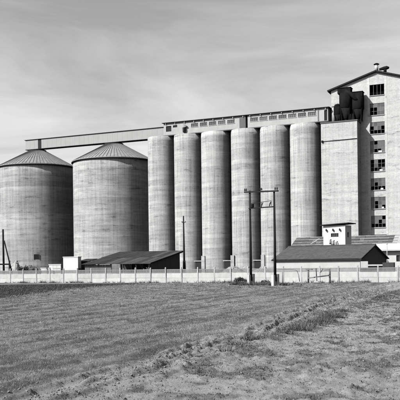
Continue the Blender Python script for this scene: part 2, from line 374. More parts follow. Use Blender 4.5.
# ------------------------------------------------------------------ gallery over the row
GF, GB = 2.3, -3.3                               # front and back faces of the gallery
GZ0, GZ1 = 35.04, 38.0
def gallery(label, s0, s1, wins, darks, name='conveyor_gallery'):
    t_ = thing(name, label, 'gallery', row(s0, 0, SZ), -TH, 'galleries along the silo tops')
    L = s1 - s0; z0, z1 = GZ0 - SZ, GZ1 - SZ
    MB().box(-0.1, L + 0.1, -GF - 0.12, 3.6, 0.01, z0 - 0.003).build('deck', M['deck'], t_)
    wz0, wz1 = 36.48 - SZ, 37.4 - SZ
    ops = sorted([(a - s0, b_ - s0, wz0, wz1, 'w') for a, b_ in wins] + [(a - s0, b_ - s0, c - SZ, d - SZ, 'd') for a, b_, c, d in darks])
    wall = MB(); x = 0.0
    for a, b_, c, d, k in ops:
        wall.box(x, a, -GF, -GF + 0.2, z0, z1); wall.box(a, b_, -GF, -GF + 0.2, z0, c); wall.box(a, b_, -GF, -GF + 0.2, d, z1); x = b_
    wall.box(x, L, -GF, -GF + 0.2, z0, z1)
    wall.box(0, 0.2, -GF + 0.2, 3.1, z0, z1); wall.box(L - 0.2, L, -GF + 0.2, 3.1, z0, z1); wall.box(0, L, 3.1, 3.3, z0, z1)
    wall.build('wall', M['gallery'], t_)
    for a, b_, c, d, k in ops:
        if k == 'w':
            n = 4; fr = MB()
            fr.box(a + 0.002, b_ - 0.002, -GF + 0.02, -GF + 0.1, c + 0.002, c + 0.07); fr.box(a + 0.002, b_ - 0.002, -GF + 0.02, -GF + 0.1, d - 0.07, d - 0.002)
            for j in range(n + 1):
                xx = a + 0.035 + (b_ - a - 0.07) * j / n; fr.box(xx - 0.03, xx + 0.03, -GF + 0.025, -GF + 0.095, c + 0.07, d - 0.07)
            w = fr.build('window', M['frame'], t_)
            MB().box(a, b_, -GF + 0.12, -GF + 0.14, c, d).build('pane', random.choice([M['glass'], M['glass'], M['glass_pale']]), w)
            MB().box(a - 0.05, b_ + 0.05, -GF - 0.08, -GF - 0.002, c - 0.09, c - 0.005).build('sill', M['gallery'], w)
        else:
            MB().box(a, b_, -GF + 0.18, -GF + 0.24, c, d).build('dark_opening', M['black'], t_)
    rf = MB(); rf.slab([(-0.35, -GF - 0.42, z1 + 0.16), (L + 0.35, -GF - 0.42, z1 + 0.16), (L + 0.35, 3.6, z1 + 0.5), (-0.35, 3.6, z1 + 0.5)], 0.14)
    rf.build('roof', M['tar'], t_)
    bm = MB().box(0, 0.14, -GF - 0.32, -GF - 0.002, z1 - 0.3, z1 - 0.06).mesh('bracket', M['white'])
    k = int(L // 2.3)
    for j in range(k): inst('bracket', bm, t_, (0.6 + j * (L - 1.2) / max(1, k - 1), 0, 0))
    return t_
g1a, g1b = row_s(163.7, 125, GF), row_s(245.3, 118, GF)
g2a, g2b = row_s(247.6, 118, GF), row_s(328.0, 112, GF)
w1 = []; x = row_s(191, 125, GF)
while x + 2.0 < g1b - 1.7: w1.append((x, x + 1.95)); x += 2.42
w2 = []; x = row_s(250.2, 120, GF)
while x + 2.0 < row_s(323, 112, GF): w2.append((x, x + 2.0)); x += 2.36
t1 = gallery('pale concrete gallery with two small dark openings, over the left three slim silos', g1a, g1b, w1,
        [(row_s(166, 125, GF), row_s(171.3, 125, GF), 35.9, 37.3), (row_s(173, 125, GF), row_s(177.2, 125, GF), 36.8, 37.35)])
dm = MB().box(g1b - g1a - 1.5, g1b - g1a - 0.1, -GF - 0.06, -GF - 0.002, GZ0 - SZ + 0.05, GZ1 - SZ - 0.45).build('shaded_panel', M['deck'], t1)  # grey end panel, its shade put into the dark colour
hp = MB().tube([(row_s(184.5,125,GF) - g1a, -GF - 0.35, 0.45), (row_s(184.5,125,GF) - g1a, -GF - 0.35, 1.5), (row_s(186,125,GF) - g1a, -GF - 0.2, 2.2)], [0.32, 0.5, 0.62], 10)
hp.build('dust_hopper', M['frame'], t1)
t2 = gallery('pale gallery with long window strip, over the right three slim silos up to the tower', g2a, g2b, w2,
        [(row_s(324.2, 112, GF), row_s(327.2, 112, GF), GZ0 + 0.05, 37.5)])
MB().box(row_s(317.6,112,GF) - g2a, row_s(318.6,112,GF) - g2a, -GF - 0.12, -GF - 0.002, GZ0 - SZ, GZ1 - SZ).build('downpipe', M['frame'], t2)

# ------------------------------------------------------------------ conveyor bridge to the two big silos
bF, bB = -2.9, -4.7
b0, b1 = row_s(25.6, 145, bF), g1a - 0.4
t_ = thing('conveyor_bridge', 'long pale enclosed conveyor bridge crossing over both cone-roofed silos', 'bridge', row(b0, 0, 35.35), -TH)
L = b1 - b0
o0, o1 = row_s(38.0, 145, bF) - b0, row_s(41.4, 145, bF) - b0
wl_ = MB(); wl_.box(0, o0, -bF, -bF + 0.1, 0.22, 2.85); wl_.box(o1, L, -bF, -bF + 0.1, 0.22, 2.85); wl_.box(0, L, -bB - 0.1, -bB, 0.22, 2.85)
wl_.box(0, 0.1, -bF + 0.1, -bB - 0.1, 0.22, 2.85); wl_.build('side_wall', M['clad'], t_)
MB().box(o0, o1, -bF + 0.05, -bF + 0.12, 0.22, 2.85).build('dark_louvre', M['black'], t_)
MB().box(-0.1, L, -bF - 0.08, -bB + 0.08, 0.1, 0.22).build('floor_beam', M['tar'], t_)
MB().box(-0.25, L, -bF - 0.2, -bB + 0.2, 2.85, 2.97).build('roof', M['tar'], t_)
seam = MB().box(0, 0.04, -0.012, -0.002, 0.23, 2.84).mesh('sheet_seam', M['clad'])
for j in range(1, int(L / 1.5)):
    if not (o0 - 0.1 < j * 1.5 < o1 + 0.1): inst('sheet_seam', seam, t_, (j * 1.5, -bF, 0))

# ------------------------------------------------------------------ two big silos with cone roofs
BR, BZ, AZ = 11.05, 30.0, 35.05
def big_silo(px, label, seed):
    s = row_s(px, 200, -4.0)
    loc = row(s, -4.0)
    t_ = thing('storage_silo', label, 'silo', loc, -TH, 'big round silos with cone roofs')
    rr = random.Random(seed); prof = [(BR, 0)]; z = 0.9
    while z < BZ - 0.6:
        prof.append((BR, z)); z += 2.9
    prof += [(BR, BZ)]
    MB().lathe(prof, 144).build('shell', M['silo_big'], t_)
    n = 72; r0, r1 = BR + 0.35, 2.3
    rf = MB(); rf.lathe([(r0, BZ - 0.02), (r0, BZ + 0.16), (r1, AZ), (r1, AZ + 0.02)], 120, smooth=False)
    ro = rf.build('roof', M['cone'], t_)
    MB().lathe([(r0 - 0.25, BZ - 0.2), (r0 + 0.06, BZ - 0.18), (r0 + 0.06, BZ - 0.03), (r0 - 0.25, BZ - 0.03)], 120).build('eave_ring', M['tar'], t_)
    sm = MB().bar((r0 - 0.03, 0, BZ + 0.2), (r1 + 0.05, 0, AZ + 0.04), 0.07, 0.09).mesh('seam', M['cone_rib'])
    for k in range(n): inst('seam', sm, ro, (0,0,0), 2 * math.pi * k / n)
    MB().lathe([(r1 + 0.25, AZ + 0.03), (r1 + 0.25, AZ + 0.2), (r1 - 0.3, AZ + 0.3)], 48).build('cap', M['tar'], t_)
    return t_, loc
bs1, l1 = big_silo(37.8, 'big round silo with cone roof at the left edge, with a small dark hatch', 3)
bs2, l2 = big_silo(114.6, 'big round silo with cone roof standing next to the slim silos', 5)
# hatch of the left one: on the side that looks at the road
hx, hy, hz = at(40.6, 256.8, l1[1] - BR * 0.97)
ang = math.atan2(-l1[1], -l1[0]) - R(2.5)
hr = thing_dir = Vector((math.cos(ang), math.sin(ang), 0)); tn = Vector((-hr.y, hr.x, 0))
rotm = Matrix.Rotation(TH, 3, 'Z')
def rad_box(mb, r0, r1, w, z0, z1, cx=0.0):
    vs = []
    for z in (z0, z1):
        for r, ww in ((r0, -w), (r1, -w), (r1, w), (r0, w)): vs.append(rotm @ (hr * r + tn * (ww + cx) + Vector((0,0,z))))
    mb.add(vs, [(0,3,2,1),(4,5,6,7),(0,1,5,4),(1,2,6,5),(2,3,7,6),(3,0,4,7)]); return mb
ht = rad_box(MB(), BR - 0.4, BR + 0.05, 0.62, hz - 0.62, hz + 0.62).build('hatch', M['black'], bs1)
fr = MB(); rad_box(fr, BR - 0.3, BR + 0.1, 0.06, hz - 0.7, hz + 0.7, -0.69); rad_box(fr, BR - 0.3, BR + 0.1, 0.06, hz - 0.7, hz + 0.7, 0.69)
rad_box(fr, BR - 0.3, BR + 0.1, 0.62, hz + 0.63, hz + 0.72); fr.build('hatch_frame', M['deck'], ht)

# ------------------------------------------------------------------ square tower
TF = 3.78
ts0, ts1, TZ = 4.6, 12.85, 34.15
t_ = thing('square_tower', 'square windowless concrete tower carrying black dust collectors, in front of the gabled mill', 'tower', row(ts0, TF), -TH)
W = ts1 - ts0; DP = 4.0
MB().box(0, W, 0, DP - 0.01, 0, TZ).build('wall', M['block'], t_)
MB().box(-0.12, W + 0.12, -0.12, DP - 0.02, TZ + 0.003, TZ + 0.28).build('top_slab', M['deck'], t_)
pz = 30.05
MB().tube([(0.35, -0.12, pz), (W * 0.5, -0.12, pz + 0.04), (W - 0.05, -0.1, pz + 0.1)], 0.055, 8).build('pipe', M['iron'], t_)
MB().box(0.12, 0.5, -0.3, -0.002, pz - 0.22, pz + 0.2).build('lamp_box', M['iron'], t_)

# dust collectors on the tower
TT = TZ + 0.285
def cyclone(px, d, rad, h, label, box=True, dx=0.0):
    s = row_s(px, 105, d)
    t_ = thing('dust_collector', label, 'dust collector', row(s, d, TT), -TH, 'dust collectors on the tower')
    z1 = h; zb = h * 0.4
    MB().lathe([(rad * 0.93, zb), (rad, zb + 0.1), (rad, z1 - h*0.17), (rad * 0.96, z1 - h*0.17 + 0.06)], 28).build('body', M['iron'], t_)
    MB().lathe([(rad * 0.3, h * 0.08), (rad * 0.36, h * 0.1), (rad * 0.92, zb - 0.01)], 28).build('cone', M['iron'], t_)
    MB().lathe([(rad * 0.24, 0.0), (rad * 0.24, h * 0.08)], 16).build('outlet', M['iron'], t_)
    lg = MB().bar((rad * 0.75, 0, 0), (rad * 0.95, 0, zb + 0.15), 0.16).mesh('leg', M['iron'])
    for k in range(4): inst('leg', lg, t_, (0,0,0), R(45 + 90 * k))
    if box:
        MB().box(-rad * 1.12, rad * 0.85, -rad * 0.7, rad * 0.7, z1 - h*0.165, z1 - 0.1).build('inlet_duct', M['iron'], t_)
        MB().box(-rad * 1.2, rad * 0.95, -rad * 0.78, rad * 0.78, z1 - 0.095, z1).build('lid', M['iron'], t_)
    else:
        MB().lathe([(rad * 1.0, z1 - h*0.165), (rad * 0.75, z1 - h*0.05), (rad * 0.2, z1)], 24).build('dome', M['iron'], t_)
        MB().tube([(rad*0.6, 0, z1 - h*0.4), (rad*1.5, 0, z1 - h*0.42), (rad*1.6, 0, z1 - h*0.6)], 0.18, 8).build('elbow', M['iron'], t_)
cyclone(345.9, 1.6, 1.5, 7.7, 'tallest black dust collector with boxed lid, middle one on the square tower')
cyclone(358.0, 1.3, 1.38, 6.6, 'black dust collector at the right rim of the square tower')
dk = thing('dust_duct', 'black slanting duct joining the two big dust collectors on the tower', 'duct', row(row_s(352, 105, 1.5), 1.5, TT), -TH)
MB().tube([(-1.3, -0.9, 6.9), (-0.2, -1.1, 6.2), (0.9, -1.0, 5.0), (1.6, -0.7, 4.4)], [0.42, 0.45, 0.45, 0.4], 12).build('pipe', M['iron'], dk)
MB().box(-0.5, 0.5, -0.5, 0.5, 0.0, 1.7).build('fan_box', M['iron'], dk)
MB().tube([(0.0, 0.0, 1.65), (0.05, 0.1, 3.2), (-0.2, 0.2, 4.6)], 0.3, 10).build('riser', M['iron'], dk)
cyclone(337.8, 1.9, 0.95, 4.3, 'smallest dust collector with rounded top, left one on the square tower', False)
s = row_s(333.6, 110, 1.6)
tk = thing('lit_side_drum', 'pale upright drum standing for the lit left side of the smallest dust collector', 'drum', row(s, 1.2, TT), -TH)  # put in as the sunlit left half of the smallest collector
MB().lathe([(0.5, 0), (0.5, 3.6), (0.42, 3.75)], 24).build('drum', M['gallery'], tk)
MB().lathe([(0.56, 3.76), (0.56, 3.85)], 24).build('rim', M['deck'], tk)

# ------------------------------------------------------------------ gabled mill
mF = TF - DP
ms0, msp, ms1 = 6.1, 16.45, 26.8
EZ, PZ = 42.35, 45.55
t_ = thing('mill_building', 'tall pale gabled mill with a column of broken windows at the right edge', 'building', row(ms0, mF), -TH)
W = ms1 - ms0; pk = msp - ms0
def rz_(x): return EZ + (PZ - EZ) * (1 - abs(x - pk) / pk)
a, b_ = row_s(370.3, 150, mF) - ms0, row_s(385.0, 150, mF) - ms0
tops = [42.75 - 4.26 * k for k in range(8)]; hs = [2.45] + [2.7] * 7
wall = MB(); th = 0.35
wall.prism([(0,0),(a,0),(a,rz_(a)),(0,rz_(0))], 0, th); wall.prism([(b_,0),(W,0),(W,rz_(W)),(b_,rz_(b_))], 0, th)
z = rz_(a)
wall.prism([(a,tops[0]),(b_,tops[0]),(b_,rz_(b_)),(pk,PZ),(a,rz_(a))], 0, th)
for k in range(8):
    zb = tops[k] - hs[k]; zn = tops[k+1] if k < 7 else 0
    wall.box(a, b_, 0.06, th, zn, zb)
wall.box(0, 0.35, th, 16, 0, EZ); wall.box(W - 0.35, W, th, 16, 0, EZ); wall.prism([(0.35,0),(W-0.35,0),(W-0.35,rz_(W-0.35)),(pk,PZ),(0.35,rz_(0.35))], 15.6, 16)
wall.build('wall', M['render'], t_)
pil = MB(); pil.box(a - 0.55, a - 0.02, -0.03, -0.002, 8.6, rz_(a - 0.55) - 0.5); pil.box(b_ + 0.02, b_ + 0.55, -0.03, -0.002, 8.6, rz_(b_ + 0.55) - 0.5); pil.build('pilaster', M['render'], t_)
rw = random.Random(4)
for k in range(8):
    zt, zb = tops[k] - 0.002, tops[k] - hs[k] + 0.002
    fr = MB(); nc, nr = 4, 3
    fr.box(a + 0.003, b_ - 0.003, 0.12, 0.2, zb, zb + 0.07); fr.box(a + 0.003, b_ - 0.003, 0.12, 0.2, zt - 0.07, zt)
    for j in range(nc + 1):
        x = a + 0.04 + (b_ - a - 0.08) * j / nc; fr.box(x - 0.03, x + 0.03, 0.125, 0.195, zb + 0.07, zt - 0.07)
    w_ = fr.build('window', M['frame'], t_)
    if k > 0:
        br = MB()
        for q in range(1, nr): zz = zb + (zt - zb) * q / nr; br.box(a + 0.08, b_ - 0.08, 0.13, 0.19, zz - 0.025, zz + 0.025)
        br.build('glazing_bar', M['frame'], w_)
        for j in range(nc):
            for q in range(nr):
                gone = (q == 0 and rw.random() < 0.55) or rw.random() < 0.12 + 0.1 * (k % 3) or (k in (1,) and q == 0 and j < 2) or (k == 4 and j < 1) or (k == 4 and rw.random() < 0.5)
                if gone: continue
                x0 = a + 0.08 + (b_ - a - 0.16) * j / nc; x1 = a + 0.08 + (b_ - a - 0.16) * (j + 1) / nc
                z0 = zb + 0.03 + (zt - zb - 0.06) * q / nr; z1 = zb + 0.03 + (zt - zb - 0.06) * (q + 1) / nr
                MB().box(x0 + 0.02, x1 - 0.02, 0.155, 0.165, z0, z1).build('pane', rw.choice([M['glass'], M['glass_pale'], M['glass_pale']]), w_)
    MB().box(a - 0.08, b_ + 0.08, -0.1, 0.055, zb - 0.12, zb - 0.01).build('sill', M['gallery'], w_)
    if k in (3, 4, 5, 6):
        MB().box(a + 1.2 + 0.2 * k, a + 2.3 + 0.1 * k, 0.05, 0.11, zb + 0.05, zb + 0.42).build('board', M['white'], w_)
    MB().box(0.4, W - 0.4, th + 0.02, 15.5, zb - 0.9, zb - 0.6).build('floor', M['deck'], t_)  # storey slab added to block light behind the windows
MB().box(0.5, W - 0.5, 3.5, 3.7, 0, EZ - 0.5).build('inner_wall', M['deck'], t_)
MB().box(a - 0.1, b_ + 0.1, -0.35, -0.002, 8.35, 8.6).build('shadow_bar', M['tar'], t_)  # dark bar added as the shadow line below the window column
ov = 0.8; sl = (PZ - EZ) / pk
for sgn, nm in ((-1, 'left'), (1, 'right')):
    xe = -ov if sgn < 0 else W + ov; ze = EZ - sl * ov
    MB().slab([(pk - 0.001 * -sgn, -0.55, PZ + 0.36), (xe, -0.55, ze + 0.36), (xe, 16.5, ze + 0.36), (pk - 0.001 * -sgn, 16.5, PZ + 0.36)], 0.34).build('roof', M['tar'], t_)
vt = thing('roof_ventilator', 'upright pale roof ventilator with flat cap on the ridge of the mill', 'ventilator', row(msp + 0.1, mF - 0.4, PZ + 0.35), -TH)
MB().lathe([(0.42, 0), (0.36, 1.4)], 20).build('shaft', M['gallery'], vt); MB().lathe([(0.62, 1.45), (0.66, 1.52), (0.3, 1.72)], 20).build('cap', M['iron'], vt)
vt = thing('roof_ventilator', 'low dark cowl lying right of the upright ventilator on the mill roof', 'ventilator', row(msp + 1.7, mF - 0.4, PZ - 0.15), -TH)
MB().tube([(-1.0, 0, 0.75), (0.1, 0, 0.9), (0.7, 0, 0.95), (1.2, 0, 0.9)], [0.25, 0.4, 0.42, 0.2], 14).build('cowl', M['iron'], vt); MB().lathe([(0.4, 0.1), (0.3, 0.6)], 14, 0.3, 0).build('neck', M['iron'], vt)

# ------------------------------------------------------------------ intake annex with a sheeted lean-to roof in front of the silo foot
ax0, ax1 = row_s(291, 240, 10), row_s(396.5, 238, 10)
t_ = thing('intake_annex', 'long low annex with grey sheeted lean-to roof at the foot of the tower', 'annex', row(ax0, 10.5), -TH)
L = ax1 - ax0
MB().box(0, L, 0, 0.3, 0, 5.6).build('wall', M['offwhite'], t_)
sh = MB().slab([(0.01, 0, 0), (1.06, 0, 0), (1.06, 1.5, 0.62), (0.01, 1.5, 0.62)], 0.03).mesh('roof_sheet', M['sheet'])
sh2 = sh.copy(); sh2.materials[0] = ribbed('newer corrugated sheet', 0.075); sh3 = sh.copy(); sh3.materials[0] = ribbed('rusty corrugated sheet', 0.04)
rs = random.Random(9)
for j in range(int(L / 1.05)):
    for k in range(4):
        inst('roof_sheet', (sh3, sh, sh3, sh)[k] if rs.random() < 0.8 else sh2, t_, (j * 1.05, -0.5 + 1.42 * k, 5.75 + 0.6 * k + rs.uniform(0, 0.1)))
for k in range(1, 5): MB().bar((0, -0.5 + 1.42 * k, 5.78 + 0.6 * k), (L, -0.5 + 1.42 * k, 5.78 + 0.6 * k), 0.14, 0.2).build('batten', M['rubble'], t_)
MB().bar((0, 0.2, 5.55), (0, 5.5, 7.8), 0.15, 0.3).build('barge_board', M['greywood'], t_)
pl = MB().bar((0, 0, 0), (1.9, 0.4, 1.2), 0.3, 0.1).build('plank', M['white']); pl.location = row(row_s(310.5, 240, 11.3), 11.3, 6.5); pl.rotation_euler.z = -TH
tag(pl, 'loose white plank lying aslant on the sheeted annex roof', 'plank')

# ------------------------------------------------------------------ right shed and transformer house share one direction
T2 = R(35)
C = Vector((22.9, 103.0, 0))
t_ = thing('long_shed', 'long low shed with dark roof and white front behind the boundary wall', 'shed', C, -T2)
L, Wd, EH, RH = 13.8, 10.5, 3.05, 5.0
MB().box(-L, 0, 0, 0.25, 0, EH - 0.1).build('wall', M['offwhite'], t_)
gw = MB(); gw.add([(-0.25,0.26,0),(-0.25,Wd,0),(-0.25,Wd,EH-0.1),(-0.25,Wd/2,RH-0.12),(-0.25,0.26,EH-0.06),(0,0.26,0),(0,Wd,0),(0,Wd,EH-0.1),(0,Wd/2,RH-0.12),(0,0.26,EH-0.06)],
    [(4,3,2,1,0),(5,6,7,8,9),(0,1,6,5),(1,2,7,6),(2,3,8,7),(3,4,9,8),(4,0,5,9)]); gw.build('gable_wall', M['darkwall'], t_)  # the gable's shade is put into its dark wall colour
gl = gw; MB().box(-L, -L + 0.25, 0.26, Wd, 0, EH - 0.1).build('end_wall', M['offwhite'], t_); MB().box(-L + 0.26, -0.26, Wd - 0.25, Wd, 0, EH - 0.1).build('back_wall', M['darkwall'], t_)
sl2 = (RH - EH) / (Wd / 2)
for sgn in (0, 1):
    ye = -0.28 if sgn == 0 else Wd + 0.28
    ze = EH - sl2 * 0.28
    r_ = MB().slab([(-L - 0.5, ye, ze), (0.35, ye, ze), (0.35, Wd / 2, RH), (-L - 0.5, Wd / 2, RH)], 0.1).build('roof', M['tileroof'], t_)
    if sgn == 0:
        nrow, ncol = 10, 27
        tl = MB().slab([(0, 0, 0.05), (0.55, 0, 0.05), (0.55, 0.66, 0.05 + 0.66 * sl2 - 0.025), (0, 0.66, 0.05 + 0.66 * sl2 - 0.025)], 0.03).mesh('roof_tile', M['tileroof'])
        for q in range(nrow):
            yy = ye + q * (Wd / 2 - ye) / nrow
            for j in range(ncol): inst('roof_tile', tl, r_, (-L - 0.48 + j * 0.54 + rs.uniform(-0.01, 0.01), yy, ze + (yy - ye) * sl2 + rs.uniform(0, 0.02)))
MB().box(-L - 0.5, 0.35, -0.34, -0.285, EH - sl2*0.28 - 0.2, EH - sl2*0.28 + 0.02).build('gutter_board', M['tar'], t_)
MB().bar((0.38, -0.28, EH - sl2*0.28 - 0.04), (0.38, Wd / 2, RH - 0.04), 0.06, 0.2).build('barge_board', M['tar'], t_)
MB().bar((-L - 0.5, Wd/2, RH + 0.09), (0.35, Wd/2, RH + 0.09), 0.3, 0.1).build('ridge_cap', M['tileroof'], t_)

hx, hy, _ = at(345.3, 240, 128.0)
t_ = thing('transformer_house', 'narrow white transformer house with flat roof rising behind the dark shed roof', 'transformer house', (hx, hy, 0), -T2)
wd, dp, hh = 4.25, 2.7, 9.05
wb = MB(); wx0, wx1, wz0, wz1 = -2.75, -1.3, 7.0, 7.65
wb.box(-wd, wx0, 0, 0.2, 0, hh); wb.box(wx1, 0, 0, 0.2, 0, hh); wb.box(wx0, wx1, 0, 0.2, 0, wz0); wb.box(wx0, wx1, 0, 0.2, wz1, hh)
wb.box(-wd, -wd + 0.2, 0.2, dp, 0, hh); wb.box(-wd + 0.2, -0.2, dp - 0.2, dp, 0, hh)
wb.box(-0.2, 0, 0.2, 0.95, 0, hh); wb.box(-0.2, 0, 1.65, dp, 0, hh); wb.box(-0.2, 0, 0.95, 1.65, 0, 6.9); wb.box(-0.2, 0, 0.95, 1.65, 7.8, hh)
wb.build('wall', M['white'], t_)
MB().slab([(-wd - 0.5, -0.5, hh + 0.2), (0.75, -0.5, hh + 0.42), (0.75, dp + 0.4, hh + 0.42), (-wd - 0.5, dp + 0.4, hh + 0.2)], 0.16).build('roof', M['tar'], t_)
MB().box(wx0, wx1, 0.16, 0.19, wz0, wz1).build('window', M['black'], t_); MB().box(-0.16, -0.14, 0.95, 1.65, 6.9, 7.8).build('side_window', M['black'], t_)
fr = MB()
for j in range(1, 4): fr.box(wx0 + (wx1 - wx0) * j / 4 - 0.03, wx0 + (wx1 - wx0) * j / 4 + 0.03, 0.1, 0.15, wz0, wz1)
fr.build('window_bars', M['frame'], t_)
for j in range(3):
    x = -2.75 + j * 0.62
    ins = MB(); ins.tube([(x, 0.0, 6.55 - 0.2*j), (x, -0.3, 6.5 - 0.2*j), (x, -0.34, 5.8 - 0.2*j)], 0.085, 8); ins.lathe([(0.14, 5.7 - 0.2*j), (0.16, 5.9 - 0.2*j), (0.1, 6.0 - 0.2*j)], 10, x, -0.34)
    ins.build('bushing', M['porcelain'], t_)
    x = -3.55 + j * 1.3
    MB().lathe([(0.09, 8.1), (0.16, 8.2), (0.12, 8.4), (0.05, 8.5)], 10, x, -0.25).tube([(x, 0, 8.0), (x, -0.25, 8.02), (x, -0.25, 8.12)], 0.035, 6).build('insulator', M['porcelain'], t_)

# low flat building at the right edge
hx, hy, _ = at(371, 246, 135.0)
t_ = thing('flat_roofed_building', 'low white flat-roofed building at the right edge behind the dark gable', 'building', (hx, hy, 0), -TH)
MB().box(0, 9.2 - 4.6, 0, 0.25, 0, 4.45).box(5.7, 14, 0, 0.25, 0, 4.45).box(4.6, 5.7, 0, 0.25, 0, 2.45).box(4.6, 5.7, 0, 0.25, 3.6, 4.45).box(0, 0.25, 0.25, 7, 0, 4.45).box(13.75, 14, 0.25, 7, 0, 4.45).box(0.25, 13.75, 6.75, 7, 0, 4.45).build('wall', M['white'], t_)
MB().slab([(-0.4, -0.9, 4.7), (14.5, -0.9, 4.7), (14.5, 7.4, 6.0), (-0.4, 7.4, 6.0)], 0.22).build('roof', M['white'], t_)
w_ = MB().box(4.6, 5.7, 0.18, 0.22, 2.45, 3.6).build('window', M['black'], t_); MB().box(5.12, 5.18, 0.1, 0.17, 2.45, 3.6).build('window_bar', M['frame'], w_)
MB().box(6.2, 6.9, -0.3, -0.01, 0, 4.2).build('pillar', M['white'], t_)
hx, hy, _ = at(387, 250, 122.0)
MBp = MB().tube([(0,0,0), (0,0,5.4)], [0.09, 0.06], 10).lathe([(0.1,5.4),(0.12,5.5),(0.05,5.6)], 10).build('mast', M['post'], None, (hx, hy, 0)); tag(MBp, 'thin pale mast in front of the flat-roofed building', 'mast')
hx, hy, _ = at(382.5, 264, 98.0)
t_ = thing('coal_cart', 'low dark cart with raised pale tailboard behind the wall near the dark gable', 'cart', (hx, hy, 0), -TH)
MB().box(0, 1.5, 0, 1.1, 0.9, 2.35).build('body', M['darkwall'], t_); MB().box(-3.0, -2.0, 0.2, 0.3, 1.6, 2.55).box(-2.0, -0.02, 0.2, 0.3, 1.9, 2.1).build('tailboard', M['offwhite'], t_)
for x in (0.3, 1.2): MB().tube([(x, -0.1, 0.47), (x, -0.01, 0.47)], 0.45, 20).build('wheel', M['iron'], t_)

# ------------------------------------------------------------------ left open shed, white hut
C = Vector((-7.3, 104.0, 0))
t_ = thing('open_shed', 'low open-sided shed with dark and pale lean-to roof in front of the big silos', 'shed', C, -TH)
L, Wd, h0, h1 = 10.9, 10.6, 2.55, 4.35
nsh = 12; sw = (L + 0.8) / nsh
for q in range(2):
    ya, yb = (-0.5 + q * (Wd + 1.0) / 2, -0.5 + (q + 1) * (Wd + 1.0) / 2)
    za, zb = h0 + (h1 - h0) * ya / Wd + 0.12, h0 + (h1 - h0) * yb / Wd + 0.12
    for j in range(nsh):
        mt = M['roof_pale'] if (q == 0 and 4 <= j and j != 6 and j != 9) or (q == 1 and j in (9, 11)) else M['roof_dark']
        x0 = -L - 0.4 + j * sw; e = 0.05 * q + rs.uniform(0, 0.03)
        MB().slab([(x0 + 0.015, ya - 0.1*q, za + e - 0.017*q), (x0 + sw - 0.015, ya - 0.1*q, za + e - 0.017*q), (x0 + sw - 0.015, yb, zb + e), (x0 + 0.015, yb, zb + e)], 0.04).build('roof_sheet', mt, t_)
for j in range(6):
    x = -L + 0.15 + j * (L - 0.3) / 5
    MB().box(x - 0.08, x + 0.08, 0.1, 0.26, 0, h0).build('post', M['greywood'], t_); MB().box(x - 0.08, x + 0.08, Wd - 0.3, Wd - 0.14, 0, h1 - 0.15).build('post', M['greywood'], t_)
    MB().bar((x, 0.0, h0 + 0.02), (x, Wd, h1 + 0.02), 0.12, 0.16).build('rafter', M['greywood'], t_)
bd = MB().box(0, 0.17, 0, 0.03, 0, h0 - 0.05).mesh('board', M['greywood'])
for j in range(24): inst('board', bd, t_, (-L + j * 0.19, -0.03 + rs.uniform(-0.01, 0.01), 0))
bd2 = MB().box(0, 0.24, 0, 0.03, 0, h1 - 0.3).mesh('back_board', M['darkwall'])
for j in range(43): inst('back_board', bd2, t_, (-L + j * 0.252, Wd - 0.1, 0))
# dark boards added for the shade in the open right end, following the slope
for j in range(40):
    y0 = 0.35 + j * (Wd - 0.5) / 40; hz_ = h0 + (h1 - h0) * y0 / Wd - 0.05
    MB().box(-0.06, -0.02, y0, y0 + (Wd - 0.5) / 40 - 0.015, 0, hz_).build('shade_board', M['darkwall'], t_)
MB().bar((0.43, -0.5, h0 + 0.05), (0.43, Wd + 0.4, h1 + 0.12), 0.05, 0.22).build('barge_board', M['tar'], t_)

hx, hy, _ = at(63.2, 260, 114.0)
t_ = thing('white_hut', 'small square whitewashed hut between the big silos', 'hut', (hx, hy, 0), -TH)
MB().box(0, 2.75, 0, 0.9, 0, 3.72).build('wall', M['white'], t_); MB().box(-0.06, 2.81, -0.06, 0.96, 3.725, 3.84).build('roof', M['white'], t_)
MB().box(2.752, 2.78, 0.1, 0.8, 0, 2.0).build('door', M['greywood'], t_)
hx, hy, _ = at(80, 262, 115.0)
t_ = thing('dark_lean_to', 'dark boarded lean-to between the white hut and the open shed', 'lean-to', (hx, hy, 0), -TH)
MB().box(0, 1.7, 0, 2, 0, 3.1).build('wall', M['darkwall'], t_); MB().slab([(-0.2, -0.25, 3.15), (1.9, -0.25, 3.15), (1.9, 2.2, 3.5), (-0.2, 2.2, 3.5)], 0.1).build('roof', M['roof_dark'], t_)

# things piled in the yard on the left
def low_wall(px0, px1, Y, z1, label, nm='parapet'):
    x0, y0, _ = at(px0, 265, Y); x1, _, _ = at(px1, 265, Y); n = max(2, int((x1 - x0) / 0.6))
    t_ = thing(nm, label, 'wall', (x0, y0, 0), -TH); w = (x1 - x0) / math.cos(TH) / n
    for j in range(n): MB().box(j * w, (j + 1) * w - 0.02, 0, 0.22, 0, z1 - 0.15).build('block', M['white'], t_)
    MB().box(-0.08, n * w + 0.06, -0.05, 0.27, z1 - 0.148, z1).build('coping', M['offwhite'], t_)
low_wall(41, 50, 112, 2.15, 'short white wall left of the white hut, under the dark hatch')
low_wall(53, 61.5, 112, 2.1, 'short white wall touching the white hut')
low_wall(49, 62, 117, 2.7, 'higher white wall behind the two short ones near the white hut')

